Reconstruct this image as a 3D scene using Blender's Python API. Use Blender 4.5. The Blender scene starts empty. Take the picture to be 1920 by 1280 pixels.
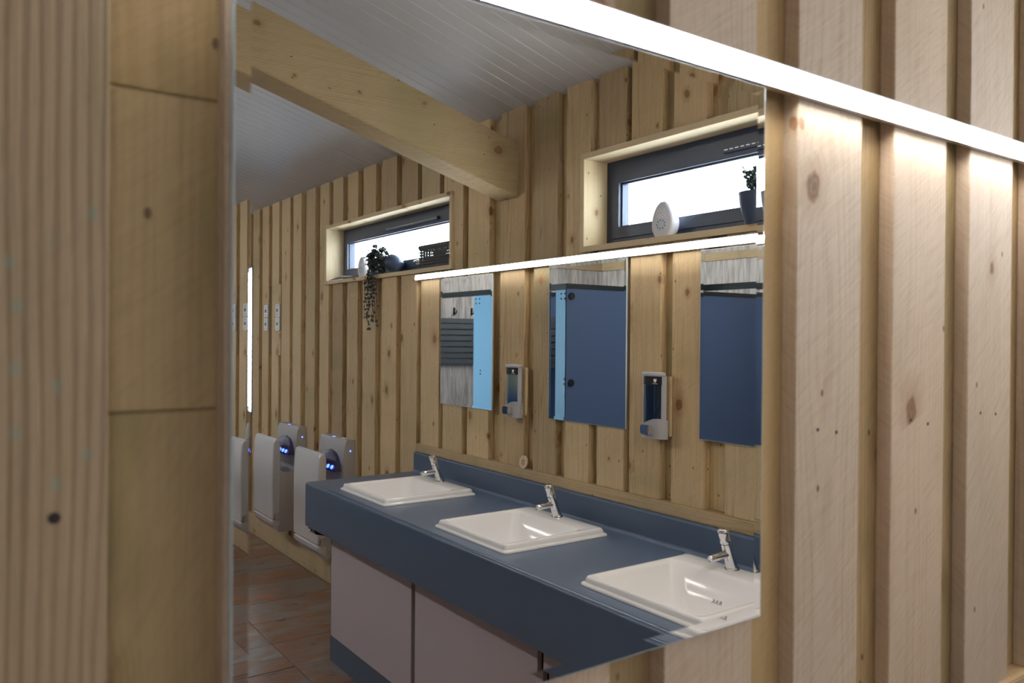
import bpy, bmesh, math, random
from mathutils import Vector, Matrix, Euler
random.seed(7)
SC = bpy.context.scene
C = SC.collection
PI = math.pi

# ------------------------------------------------------------------ camera, world, exposure
D = 0.592            # camera to the plane of the big mirror
CAMZ = 1.58
def Y(s):            # s = path length along y from the camera via the mirror -> real y in the room
    return D - s
f_px = 1497.0
yaw, h_px, roll = math.radians(35.32), 631.3, 0.0075
p = -(640 - h_px) / f_px
fw = Vector((math.sin(yaw), math.cos(yaw), 0)); rt = Vector((math.cos(yaw), -math.sin(yaw), 0)); up = Vector((0, 0, 1))
F = fw * math.cos(p) + up * math.sin(p); Up = up * math.cos(p) - fw * math.sin(p)
R2 = rt * math.cos(roll) + Up * math.sin(roll); U2 = -rt * math.sin(roll) + Up * math.cos(roll)
cam = bpy.data.cameras.new('camera'); camo = bpy.data.objects.new('camera', cam); C.objects.link(camo)
camo.matrix_world = Matrix(((R2.x, U2.x, -F.x, 0.0), (R2.y, U2.y, -F.y, -D), (R2.z, U2.z, -F.z, CAMZ), (0, 0, 0, 1)))
cam.sensor_width = 36; cam.lens = f_px / 1920 * 36; cam.clip_start = 0.02
cam.dof.use_dof = True; cam.dof.focus_distance = 3.0; cam.dof.aperture_fstop = 6.3
SC.camera = camo

w = bpy.data.worlds.new('overcast_sky'); SC.world = w; w.use_nodes = True
bg = w.node_tree.nodes['Background']
bg.inputs['Color'].default_value = (0.80, 0.90, 1.0, 1)
bg.inputs['Strength'].default_value = 15.0
SC.view_settings.view_transform = 'Standard'; SC.view_settings.look = 'None'
SC.view_settings.gamma = 1; SC.view_settings.use_curve_mapping = False
SC.view_settings.exposure = 0.0
LED_POWER = 66.0
FILL_POWER = 60.0
SC.cycles.max_bounces = 8; SC.cycles.diffuse_bounces = 3; SC.cycles.glossy_bounces = 6; SC.cycles.transparent_max_bounces = 6
SC.cycles.adaptive_threshold = .02; SC.cycles.caustics_reflective = False; SC.cycles.caustics_refractive = False

# ------------------------------------------------------------------ helpers
def setup(o, label=None, cat=None, group=None, kind=None):
    if label: o['label'] = label
    if cat: o['category'] = cat
    if group: o['group'] = group
    if kind: o['kind'] = kind
    return o
def empty(name, loc, label=None, cat=None, group=None, kind=None):
    o = bpy.data.objects.new(name, None); C.objects.link(o); o.location = loc; o.empty_display_size = .05
    return setup(o, label, cat, group, kind)
def wloc(o):
    v = Vector((0, 0, 0))
    while o: v = v + o.location; o = o.parent
    return v
def finish(bm, name, mat, parent=None, bevel=0, seg=2, smooth=None, origin=None, world=True):
    """one mesh object; verts are in world space and moved to the parent's / origin's local space"""
    bmesh.ops.remove_doubles(bm, verts=bm.verts, dist=1e-6)
    if bevel: bmesh.ops.bevel(bm, geom=list(bm.edges), offset=bevel, segments=seg, affect='EDGES', clamp_overlap=True)
    bmesh.ops.recalc_face_normals(bm, faces=bm.faces)
    base = wloc(parent) if parent else Vector((0, 0, 0))
    org = Vector(origin) if origin is not None else base
    if world: bmesh.ops.translate(bm, verts=bm.verts, vec=-org)
    me = bpy.data.meshes.new(name); bm.to_mesh(me); bm.free()
    if smooth is not None:
        for q in me.polygons: q.use_smooth = True
        try: me.set_sharp_from_angle(angle=math.radians(smooth))
        except Exception: pass
    o = bpy.data.objects.new(name, me); C.objects.link(o)
    if mat: me.materials.append(mat)
    if parent: o.parent = parent; o.location = org - base
    else: o.location = org
    return o
def bx(bm, x0, x1, y0, y1, z0, z1):
    x0, x1 = sorted((x0, x1)); y0, y1 = sorted((y0, y1)); z0, z1 = sorted((z0, z1))
    v = [bm.verts.new(q) for q in ((x0,y0,z0),(x1,y0,z0),(x1,y1,z0),(x0,y1,z0),(x0,y0,z1),(x1,y0,z1),(x1,y1,z1),(x0,y1,z1))]
    for q in ((0,3,2,1),(4,5,6,7),(0,1,5,4),(1,2,6,5),(2,3,7,6),(3,0,4,7)): bm.faces.new([v[i] for i in q])
    return v
def box(name, mat, parent, x0, x1, y0, y1, z0, z1, bevel=0, seg=2, origin=None, smooth=None):
    bm = bmesh.new(); bx(bm, x0, x1, y0, y1, z0, z1)
    return finish(bm, name, mat, parent, bevel, seg, smooth, origin)
def loft(bm, rings, cap0=True, cap1=True, closed=True):
    vs = [[bm.verts.new(q) for q in r] for r in rings]
    n = len(rings[0])
    for a, b in zip(vs, vs[1:]):
        for i in range(n if closed else n - 1):
            j = (i + 1) % n
            bm.faces.new((a[i], a[j], b[j], b[i]))
    if cap0: bm.faces.new(vs[0][::-1])
    if cap1: bm.faces.new(vs[-1])
    return vs
def circ(c, ax, r, n=16, r2=None):
    ax = Vector(ax).normalized(); a = ax.orthogonal().normalized(); b = ax.cross(a)
    return [Vector(c) + a * math.cos(2*PI*i/n) * r + b * math.sin(2*PI*i/n) * (r2 or r) for i in range(n)]
def lathe(bm, pts, n=20):
    """pts: list of (centre, axis, radius)"""
    loft(bm, [circ(c, ax, r, n) for c, ax, r in pts])
def cyl(bm, a, b, r, n=16, r1=None):
    a, b = Vector(a), Vector(b); ax = b - a
    loft(bm, [circ(a, ax, r, n), circ(b, ax, r if r1 is None else r1, n)])
def tube(bm, pts, r, n=6):
    pts = [Vector(q) for q in pts]; rings = []
    prev = None
    for i, q in enumerate(pts):
        t = (pts[min(i+1, len(pts)-1)] - pts[max(i-1, 0)]).normalized()
        a = t.orthogonal().normalized() if prev is None else (prev - t * prev.dot(t)).normalized()
        prev = a; b = t.cross(a)
        rings.append([q + (a * math.cos(2*PI*k/n) + b * math.sin(2*PI*k/n)) * r for k in range(n)])
    loft(bm, rings)
def prism(bm, prof, y0, y1, ax='y'):
    """profile of 2-D points extruded along an axis; profile = (x,z) for y, (y,z) for x, (x,y) for z"""
    m = {'y': lambda a, b, t: (a, t, b), 'x': lambda a, b, t: (t, a, b), 'z': lambda a, b, t: (a, b, t)}[ax]
    loft(bm, [[m(a, b, y0) for a, b in prof], [m(a, b, y1) for a, b in prof]])
def rrect(cx, cy, hx, hy, r, z, n=6):
    out = []
    for sx, sy, a0 in ((1,1,0),(-1,1,90),(-1,-1,180),(1,-1,270)):
        for k in range(n + 1):
            a = math.radians(a0 + 90 * k / n)
            out.append((cx + sx*(hx-r) + r*math.cos(a), cy + sy*(hy-r) + r*math.sin(a), z))
    return out
def frame_ring(bm, x0, x1, y0, y1, z0, z1, w0, w1, w2, w3):
    """rectangular ring in the y-z plane; widths: y0 side, y1 side, bottom, top"""
    bx(bm, x0, x1, y0, y0 + w0, z0, z1); bx(bm, x0, x1, y1 - w1, y1, z0, z1)
    bx(bm, x0, x1, y0 + w0, y1 - w1, z0, z0 + w2); bx(bm, x0, x1, y0 + w0, y1 - w1, z1 - w3, z1)
def copy_tree(o, parent=None):
    c = o.copy(); C.objects.link(c); c.parent = parent
    for ch in list(o.children): copy_tree(ch, c)
    return c

# ------------------------------------------------------------------ materials
def srgb(r, g, b):
    f = lambda c: (c/255/12.92) if c/255 <= .04045 else ((c/255+.055)/1.055)**2.4
    return (f(r), f(g), f(b), 1)
class NT:
    def __init__(s, name):
        s.m = bpy.data.materials.new(name); s.m.use_nodes = True; s.t = s.m.node_tree
        s.b = s.t.nodes['Principled BSDF']
    def n(s, typ, **kw):
        o = s.t.nodes.new(typ)
        for k, v in kw.items(): setattr(o, k, v)
        return o
    def l(s, a, b): s.t.links.new(a, b)
    def put(s, inp, v):
        if hasattr(v, 'is_output') or isinstance(v, bpy.types.NodeSocket): s.l(v, inp)
        else: inp.default_value = v
    def math(s, op, a, b=0.0, c=None, clamp=False):
        o = s.n('ShaderNodeMath', operation=op, use_clamp=clamp); s.put(o.inputs[0], a); s.put(o.inputs[1], b)
        if c is not None: s.put(o.inputs[2], c)
        return o.outputs[0]
    def mix(s, fac, a, b, blend='MIX'):
        o = s.n('ShaderNodeMix', data_type='RGBA', blend_type=blend); s.put(o.inputs[0], fac); s.put(o.inputs[6], a); s.put(o.inputs[7], b)
        return o.outputs[2]
    def comb(s, x, y, z):
        o = s.n('ShaderNodeCombineXYZ')
        for i, v in enumerate((x, y, z)): s.put(o.inputs[i], v)
        return o.outputs[0]
    def noise(s, vec, scale, detail=2.0, rough=.5, dist=0.0):
        o = s.n('ShaderNodeTexNoise'); s.l(vec, o.inputs['Vector']); o.inputs['Scale'].default_value = scale
        o.inputs['Detail'].default_value = detail; o.inputs['Roughness'].default_value = rough; o.inputs['Distortion'].default_value = dist
        return o.outputs[0]
    def ramp(s, v, lo, hi, a=0.0, b=1.0):
        o = s.n('ShaderNodeMapRange', interpolation_type='SMOOTHSTEP'); s.put(o.inputs[0], v)
        for i, q in enumerate((lo, hi, a, b)): o.inputs[1 + i].default_value = q
        return o.outputs[0]
    def bump(s, h, strength, dist=.002):
        o = s.n('ShaderNodeBump'); s.put(o.inputs['Height'], h); o.inputs['Strength'].default_value = strength; o.inputs['Distance'].default_value = dist
        s.l(o.outputs[0], s.b.inputs['Normal'])

def wood(name, light, dark, axis='z', ring=.55, ringw=.0065, green=.25, knot_keep=.42, rough=.62, varr=.22, bump=.35, fuzz=.24, specks=0.0, amp0=None, pith=None):
    N = NT(name)
    tc = N.n('ShaderNodeTexCoord'); rnd = N.n('ShaderNodeObjectInfo').outputs['Random']
    sp = N.n('ShaderNodeSeparateXYZ'); N.l(tc.outputs['Object'], sp.inputs[0])
    X, Yy, Z = sp.outputs
    if axis == 'x': X, Yy, Z = Yy, Z, X
    if axis == 'y': X, Yy, Z = X, Z, Yy
    r2 = N.math('FRACT', N.math('MULTIPLY', rnd, 17.37)); r3 = N.math('FRACT', N.math('MULTIPLY', rnd, 91.73)); r4 = N.math('FRACT', N.math('MULTIPLY', rnd, 253.1))
    zo = N.math('ADD', Z, N.math('MULTIPLY', rnd, 40.0))
    # slow drift of the pith along the board
    slow = N.n('ShaderNodeTexNoise'); slow.inputs['Scale'].default_value = 1.0; slow.inputs['Detail'].default_value = 1
    N.l(N.comb(N.math('MULTIPLY', X, 2.0), N.math('MULTIPLY', r3, 30.0), N.math('MULTIPLY', zo, 1.3)), slow.inputs['Vector'])
    ss = N.n('ShaderNodeSeparateColor'); N.l(slow.outputs['Color'], ss.inputs[0])
    # knots
    vor = N.n('ShaderNodeTexVoronoi', voronoi_dimensions='2D'); vor.inputs['Scale'].default_value = 6.0
    wob = N.noise(N.comb(N.math('MULTIPLY', X, 90.0), N.math('MULTIPLY', Yy, 90.0), N.math('MULTIPLY', zo, 60.0)), 1.0, 2)
    Wd = N.math('ADD', N.math('ADD', X, Yy), N.math('MULTIPLY', r4, 9.0))
    N.l(N.comb(Wd, N.math('MULTIPLY', zo, .72), 0.0), vor.inputs['Vector'])
    cs = N.n('ShaderNodeSeparateColor'); N.l(vor.outputs['Color'], cs.inputs[0])
    keep = N.ramp(cs.outputs[0], 1 - knot_keep - .01, 1 - knot_keep)
    size = N.math('MULTIPLY_ADD', N.math('POWER', cs.outputs[1], 2.0), .085, .028)
    wob2 = N.noise(N.comb(N.math('MULTIPLY', X, 34.0), N.math('MULTIPLY', Yy, 34.0), N.math('MULTIPLY', zo, 22.0)), 1.0, 1)
    dist = N.math('ADD', vor.outputs['Distance'], N.math('ADD', N.math('MULTIPLY_ADD', wob, .05, -.025), N.math('MULTIPLY_ADD', wob2, .09, -.045)))
    kd = N.math('DIVIDE', dist, size)
    core = N.math('MULTIPLY', N.ramp(kd, 1.15, .75), keep)
    halo = N.math('MULTIPLY', N.ramp(kd, 3.2, .6), keep)
    # annual rings
    ox = N.math('MULTIPLY_ADD', r2, .12, -.06); oy = N.math('MULTIPLY_ADD', r3, .07, .018)
    if pith: ox, oy = pith
    xx = N.math('ADD', N.math('ADD', X, ox), N.math('MULTIPLY_ADD', ss.outputs[0], .05, -.025))
    yy = N.math('ADD', N.math('ADD', Yy, oy), N.math('MULTIPLY_ADD', ss.outputs[1], .06, -.03))
    rr = N.math('SQRT', N.math('ADD', N.math('MULTIPLY', xx, xx), N.math('MULTIPLY', yy, yy)))
    fine = N.noise(N.comb(N.math('MULTIPLY', X, 500.0), N.math('MULTIPLY', Yy, 500.0), N.math('MULTIPLY', zo, 14.0)), 1.0, 3, .6)
    mid = N.noise(N.comb(N.math('MULTIPLY', X, 60.0), N.math('MULTIPLY', Yy, 60.0), N.math('MULTIPLY', zo, 3.0)), 1.0, 3, .6)
    ph = N.math('ADD', N.math('ADD', N.math('DIVIDE', rr, ringw), N.math('MULTIPLY', halo, 1.6)), N.math('MULTIPLY', mid, 1.1))
    sn = N.math('SINE', N.math('MULTIPLY', ph, 2 * PI))
    late = N.ramp(sn, -.2, 1.0)
    amp = N.math('MULTIPLY', N.math('MULTIPLY', N.math('MULTIPLY_ADD', r4, .8, .25), ring), N.ramp(mid, .25, .8, .35, 1.25))
    if amp0: amp = amp0
    fac = N.math('ADD', N.math('MULTIPLY', late, amp), N.math('MULTIPLY_ADD', fine, .5, -.2), clamp=True)
    fac = N.math('ADD', fac, N.math('MULTIPLY_ADD', mid, .6, -.3), clamp=True)
    col = N.mix(fac, light, dark)
    # diagonal fuzz left by the band saw
    sd = N.math('MULTIPLY_ADD', r3, 1.2, .5)
    fz = N.noise(N.comb(N.math('MULTIPLY', N.math('SUBTRACT', N.math('ADD', X, Yy), N.math('MULTIPLY', zo, sd)), 150.0), N.math('MULTIPLY', N.math('ADD', N.math('ADD', X, Yy), zo), 14.0), N.math('MULTIPLY', rnd, 20.0)), 1.0, 3, .6)
    col = N.mix(N.math('MULTIPLY', N.ramp(fz, .45, .75), fuzz), col, (light[0]*1.12, light[1]*1.12, light[2]*1.14, 1))
    col = N.mix(N.math('MULTIPLY', N.ramp(fz, .5, .25), fuzz * .8), col, dark)
    # blotches of treatment stain, board-to-board differences
    big = N.noise(N.comb(N.math('MULTIPLY', X, 9.0), N.math('MULTIPLY', r3, 50.0), N.math('MULTIPLY', zo, 3.2)), 1.0, 3, .6)
    col = N.mix(N.math('MULTIPLY', N.ramp(big, .48, .75), green), col, (light[0]*.50, light[1]*.60, light[2]*.42, 1))
    col = N.mix(N.math('MULTIPLY', N.ramp(big, .5, .25), .35), col, (light[0]*1.08, light[1]*1.06, light[2]*1.0, 1))
    col = N.mix(N.math('MULTIPLY', r2, .35), col, N.mix(1.0, col, (.98, .82, .62, 1), 'MULTIPLY'))
    vb = N.math('MULTIPLY_ADD', r3, varr, 1.0 - varr * .6)
    col = N.mix(1.0, col, N.comb(vb, vb, vb), 'MULTIPLY')
    col = N.mix(N.math('MULTIPLY', halo, .40), col, (dark[0]*.8, dark[1]*.62, dark[2]*.45, 1))
    kr = N.math('SINE', N.math('MULTIPLY_ADD', kd, 16.0, N.math('MULTIPLY', wob, 6.0)))
    kc = N.mix(N.ramp(kr, -.6, 1.0), (.22, .10, .045, 1), (.10, .042, .018, 1))
    kc = N.mix(N.math('MULTIPLY', cs.outputs[2], .65), kc, (dark[0]*.95, dark[1]*.72, dark[2]*.55, 1))
    col = N.mix(N.math('MULTIPLY', core, .8), col, kc)
    if specks:
        v3 = N.n('ShaderNodeTexVoronoi', voronoi_dimensions='2D'); v3.inputs['Scale'].default_value = 45.0; N.l(N.comb(Wd, N.math('MULTIPLY', zo, .7), 0.0), v3.inputs['Vector'])
        c3 = N.n('ShaderNodeSeparateColor'); N.l(v3.outputs['Color'], c3.inputs[0])
        col = N.mix(N.math('MULTIPLY', N.math('MULTIPLY', N.ramp(v3.outputs['Distance'], .22, .08), N.ramp(c3.outputs[0], .72, .75)), specks), col, (.24, .36, .30, 1))
    # pin holes and nail marks
    v2 = N.n('ShaderNodeTexVoronoi', voronoi_dimensions='2D'); v2.inputs['Scale'].default_value = 13.0
    N.l(N.comb(Wd, N.math('MULTIPLY', zo, .6), 0.0), v2.inputs['Vector'])
    c2 = N.n('ShaderNodeSeparateColor'); N.l(v2.outputs['Color'], c2.inputs[0])
    pin = N.math('MULTIPLY', N.ramp(v2.outputs['Distance'], .045, .025), N.ramp(c2.outputs[0], .76, .78))
    col = N.mix(N.math('MULTIPLY', pin, .75), col, (.07, .035, .018, 1))
    N.l(col, N.b.inputs['Base Color'])
    N.b.inputs['Roughness'].default_value = rough; N.b.inputs['Specular IOR Level'].default_value = .3
    # saw marks and raised grain
    h = N.math('ADD', N.math('MULTIPLY', fine, .7), N.math('ADD', N.math('MULTIPLY', late, -.35), N.math('MULTIPLY', fz, .5)))
    N.bump(h, bump, .001)
    return N.m

def plain(name, col, rough=.5, metal=0.0, spec=.5, coat=0.0, noise=0.0, nscale=30.0, bump=0.0):
    N = NT(name)
    N.b.inputs['Roughness'].default_value = rough; N.b.inputs['Metallic'].default_value = metal
    N.b.inputs['Specular IOR Level'].default_value = spec; N.b.inputs['Coat Weight'].default_value = coat
    if noise or bump:
        tc = N.n('ShaderNodeTexCoord'); nz = N.noise(tc.outputs['Object'], nscale, 4, .6)
        c = N.mix(N.math('MULTIPLY', nz, noise), col, (col[0]*.45, col[1]*.45, col[2]*.45, 1)); N.l(c, N.b.inputs['Base Color'])
        if bump: N.bump(nz, bump, .001)
    else:
        N.b.inputs['Base Color'].default_value = col
    return N.m
def emit(name, col, s):
    N = NT(name); N.b.inputs['Base Color'].default_value = (.8, .8, .8, 1)
    N.b.inputs['Emission Color'].default_value = col; N.b.inputs['Emission Strength'].default_value = s
    return N.m
def thin_glass(name, tint=(1, 1, 1, 1), refl=.06):
    N = NT(name); out = N.t.nodes['Material Output']
    tr = N.n('ShaderNodeBsdfTransparent'); tr.inputs[0].default_value = tint
    gl = N.n('ShaderNodeBsdfGlossy'); gl.inputs['Roughness'].default_value = .0
    mx = N.n('ShaderNodeMixShader'); mx.inputs[0].default_value = refl
    N.l(tr.outputs[0], mx.inputs[1]); N.l(gl.outputs[0], mx.inputs[2]); N.l(mx.outputs[0], out.inputs['Surface'])
    return N.m

M = {}
M['board'] = wood('treated_pine_board', (.59, .455, .275, 1), (.33, .21, .095, 1), varr=.42, ring=.65, green=.4)
M['board_pale'] = wood('pale_rough_sawn_board', (.63, .525, .415, 1), (.44, .325, .215, 1), ring=.38, green=.2, fuzz=.5, knot_keep=.5)
M['board_ridged'] = wood('ridged_weathered_board', (.47, .36, .235, 1), (.22, .15, .085, 1), ring=1.0, ringw=.0082, green=.3, fuzz=.08, specks=.4, varr=.05, knot_keep=.15, bump=.8, amp0=.52, pith=(.085, .030))
M['board_olive_shaded'] = wood('olive_stained_shaded_backing', (.46, .345, .185, 1), (.29, .195, .085, 1), ring=.3, green=.9, varr=.05, knot_keep=.25, fuzz=.3)  # own olive mottling, plus shade put into the base to offset fill light
M['board_back'] = wood('treated_pine_backing', (.56, .415, .225, 1), (.35, .225, .095, 1), ring=.4, green=.6, varr=.35)
M['beam'] = wood('treated_pine_beam', (.43, .32, .175, 1), (.25, .165, .07, 1), axis='x', ringw=.010, green=.35, knot_keep=.8)
M['rail'] = wood('treated_pine_rail', (.55, .43, .27, 1), (.34, .235, .12, 1), axis='y', green=.55)
M['rail_x'] = wood('treated_pine_rail_crosswise', (.55, .43, .27, 1), (.34, .235, .12, 1), axis='x', green=.4)
M['lining'] = wood('pale_planed_pine', (.66, .55, .37, 1), (.48, .36, .20, 1), axis='y', ring=.35, green=.1, varr=.05, bump=.1)
M['lining_v'] = wood('pale_planed_pine_upright', (.66, .55, .37, 1), (.48, .36, .20, 1), axis='z', ring=.35, green=.1, varr=.05, bump=.1)
M['mirror'] = plain('silvered_glass', (.93, .95, .94, 1), .0, 1.0)
M['glass_edge'] = plain('polished_glass_edge', (.55, .66, .72, 1), .08, 0.0, .9)
M['led'] = emit('led_diffuser', (1.0, .965, .94, 1), LED_POWER)
M['fill_lamp'] = emit('fill_lamp_diffuser', (1.0, .96, .92, 1), FILL_POWER)
M['alu'] = plain('aluminium_channel', (.62, .60, .60, 1), .35, .9)
M['ceiling'] = plain('white_pvc_cladding', (.47, .465, .47, 1), .28, 0, .5, noise=.05, nscale=6)
M['dark_gap'] = plain('dark_gap', (.05, .05, .05, 1), .8)
M['worktop'] = plain('blue_grey_laminate', srgb(80, 95, 117), .33, 0, .5, noise=.12, nscale=14)
M['door_grey'] = plain('taupe_laminate', srgb(186, 174, 178), .55, noise=.05)
M['black'] = plain('black_plastic', (.012, .013, .016, 1), .4)
M['ceramic'] = plain('white_ceramic', (.80, .77, .75, 1), .08, 0, .5, coat=.3)
M['chrome'] = plain('chrome', (.80, .81, .83, 1), .06, 1.0)
M['silver'] = plain('silver_painted_plastic', (.70, .69, .69, 1), .22, .4)
M['silver_matte'] = plain('matte_silver_plastic', (.50, .48, .47, 1), .42, .4)
M['frame'] = plain('anthracite_window_profile', srgb(52, 62, 84), .38)
M['white_plastic'] = plain('white_plastic', (.80, .80, .82, 1), .35)
M['egg'] = plain('pearl_white_plastic', (.62, .62, .68, 1), .3)
M['paper'] = plain('white_paper', (.85, .85, .86, 1), .8)
M['pot_dark'] = plain('dark_slate_pot', srgb(50, 62, 84), .45)
M['leaf'] = plain('dark_succulent_leaf', srgb(46, 58, 56), .35)
M['leaf2'] = plain('dark_green_leaf', srgb(44, 66, 58), .45)
M['stem'] = plain('plant_stem', srgb(40, 36, 30), .7)
M['blue_led'] = emit('blue_led', (.06, .14, 1.0, 1), 5.0)
M['visor'] = plain('smoked_violet_visor', srgb(60, 58, 92), .12)
M['pilaster'] = plain('pale_blue_laminate', srgb(140, 198, 236), .5)
M['partition'] = plain('dark_blue_laminate', srgb(82, 104, 142), .5)
M['headrail'] = plain('dark_headrail', srgb(30, 40, 44), .4)
M['glass'] = thin_glass('window_pane')
M['wooddisc'] = plain('birch_disc', (.66, .50, .32, 1), .6)
M['ink'] = plain('brown_ink', (.22, .09, .04, 1), .7)
M['ink_grey'] = plain('grey_ink', (.22, .22, .23, 1), .6)
M['ink_white'] = plain('white_print', (.86, .86, .86, 1), .6)
M['ink_blue'] = plain('blue_print', srgb(50, 150, 200), .5)
M['nail'] = plain('nail_head', (.05, .04, .04, 1), .5, .5)

def slate():
    N = NT('multicolour_slate_tile')
    tc = N.n('ShaderNodeTexCoord'); rnd = N.n('ShaderNodeObjectInfo').outputs['Random']
    ad = N.n('ShaderNodeVectorMath', operation='MULTIPLY_ADD'); N.l(tc.outputs['Object'], ad.inputs[0]); ad.inputs[1].default_value = (2.0, 4.2, 1)
    N.l(N.comb(N.math('MULTIPLY', rnd, 70.0), N.math('MULTIPLY', rnd, 31.0), 0.0), ad.inputs[2])
    v = ad.outputs[0]
    a = N.noise(v, 1.0, 5, .62, .9); b = N.noise(v, 2.6, 5, .6, 1.6); c = N.noise(v, .8, 3, .5, .5)
    col = N.mix(N.ramp(a, .38, .58), srgb(136, 128, 120), srgb(138, 102, 80))
    col = N.mix(N.ramp(b, .56, .68), col, srgb(172, 112, 74))
    col = N.mix(N.ramp(c, .56, .70), col, srgb(154, 152, 150))
    col = N.mix(N.ramp(b, .42, .28), col, srgb(86, 68, 58))
    N.l(col, N.b.inputs['Base Color']); N.b.inputs['Roughness'].default_value = .34
    N.bump(N.math('ADD', a, b), .5, .004)
    return N.m
M['slate'] = slate()
M['grout'] = plain('grey_grout', srgb(128, 112, 98), .9, noise=.3)
def stone_panel():
    N = NT('grey_wood_effect_wall_panel')
    tc = N.n('ShaderNodeTexCoord'); sc = N.n('ShaderNodeVectorMath', operation='MULTIPLY'); N.l(tc.outputs['Object'], sc.inputs[0]); sc.inputs[1].default_value = (22, 22, 2.4)
    a = N.noise(sc.outputs[0], 1.0, 5, .65, .6)
    N.l(N.mix(N.ramp(a, .3, .7), srgb(214, 208, 204), srgb(150, 146, 144)), N.b.inputs['Base Color']); N.b.inputs['Roughness'].default_value = .4
    return N.m
M['panel_grey'] = stone_panel()
def soap(name, top, bot):
    N = NT(name); tc = N.n('ShaderNodeTexCoord'); sp = N.n('ShaderNodeSeparateXYZ'); N.l(tc.outputs['Generated'], sp.inputs[0])
    N.l(N.mix(N.ramp(sp.outputs[2], .0, .85), bot, top), N.b.inputs['Base Color']); N.b.inputs['Roughness'].default_value = .08; N.b.inputs['Coat Weight'].default_value = .5
    return N.m
M['soap_teal'] = soap('teal_soap_in_smoked_window', srgb(118, 132, 118), srgb(16, 60, 110))
M['soap_dark'] = soap('dark_blue_soap_in_smoked_window', srgb(20, 34, 48), srgb(18, 36, 62))

# ------------------------------------------------------------------ structure: dimensions
UB = 2.0                     # raised board faces of the basin wall
UC = -2.57                   # grey panelled wall behind the cubicles
SE = 7.35                    # end wall
ZC0, TC = 2.563, .29         # ceiling height at the basin wall and its slope
UR = (UB + UC) / 2           # ridge
ZR = ZC0 + TC * (UB - UR)
YA = .0
W1 = (3.314, 4.890, 1.905, 2.282)     # window openings on the basin wall: s0, s1, z0, z1
W2 = (.790, 2.357, 1.905, 2.282)
W3 = (6.422, 7.12, .95, 2.13)
def zceil(u): return ZC0 + TC * (UB - u) if u >= UR else ZR - TC * (UR - u)

# floor ---------------------------------------------------------------
floor = box('floor', M['grout'], None, UC - .1, UB + .17, Y(SE) - .1, .15, -.06, -.002)
setup(floor, kind='structure')
tw, tl, gp = .62, .33, .004
us = [1.360 + k * tw for k in range(-7, 2)]; ss_ = [3.685 + k * tl for k in range(-10, 12)]
for i, u0 in enumerate(us):
    for j, s0 in enumerate(ss_):
        a, b = max(u0, UC), min(u0 + tw, UB + .02); c, d = max(s0, .57), min(s0 + tl, SE)
        if b - a < .02 or d - c < .02: continue
        box('tile', M['slate'], floor, a + gp/2, b - gp/2, Y(c) - gp/2, Y(d) + gp/2, -.004, .004 + random.uniform(-.0006, .0006), bevel=.0015, seg=1, origin=((a+b)/2, Y((c+d)/2), 0))

# ceiling ---------------------------------------------------------------
bm = bmesh.new()
prism(bm, [(UB + .2, ZC0 - TC * .2 + .012), (UR, ZR + .012), (UC - .2, ZC0 - TC * .2 + .012), (UC - .2, ZC0 + .1), (UR, ZR + .12), (UB + .2, ZC0 + .1)], Y(SE) - .1, .15)
ceiling = finish(bm, 'ceiling', M['ceiling'], None); setup(ceiling, kind='structure')
pw = .075
first = None
k = 0; s = .56
while s < SE:
    for side in (0, 1):
        if side == 0: A_, B_ = (UB + .03, zceil(UB) - TC * .03), (UR, ZR)
        else: A_, B_ = (UC - .03, zceil(UC) - TC * .03), (UR, ZR)
        if first is None or side not in first:
            bm = bmesh.new(); g = .0035
            prof = [(-pw/2 + .0008, .006), (-pw/2 + .0008, .003), (-pw/2 + g, 0), (pw/2 - g, 0), (pw/2 - .0008, .003), (pw/2 - .0008, .006)]
            loft(bm, [[(q[0], a, q[1] + b) for a, b in prof] for q in (A_, B_)])
            o = finish(bm, 'cladding_strip', M['ceiling'], ceiling, origin=(0, 0, 0)); o.location = (0, Y(s) - pw/2, 0)
            first = first or {}; first[side] = o
        else:
            o = first[side].copy(); C.objects.link(o); o.parent = ceiling; o.location = (0, Y(s) - pw/2, 0)
    s += pw

# board walls -------------------------------------------------------------
def clip_boxes(a, b, z0, z1, holes):
    """vertical board from a to b along the wall, cut round the openings: list of pieces, each a list of (a,b,z0,z1)"""
    cuts = sorted({a, b, *[q for h in holes for q in h[:2] if a < q < b]})
    cols = []
    for c, d in zip(cuts, cuts[1:]):
        m = (c + d) / 2; seg = [(z0, z1)]
        for h in holes:
            if h[0] < m < h[1]:
                seg = [x for q in seg for x in ((q[0], min(q[1], h[2])), (max(q[0], h[3]), q[1])) if x[1] - x[0] > .004]
        cols.append((c, d, seg))
    if len(cols) == 1: return [[(cols[0][0], cols[0][1], *q)] for q in cols[0][2]]
    return [[(c, d, *q) for c, d, seg in cols for q in seg]]
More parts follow.
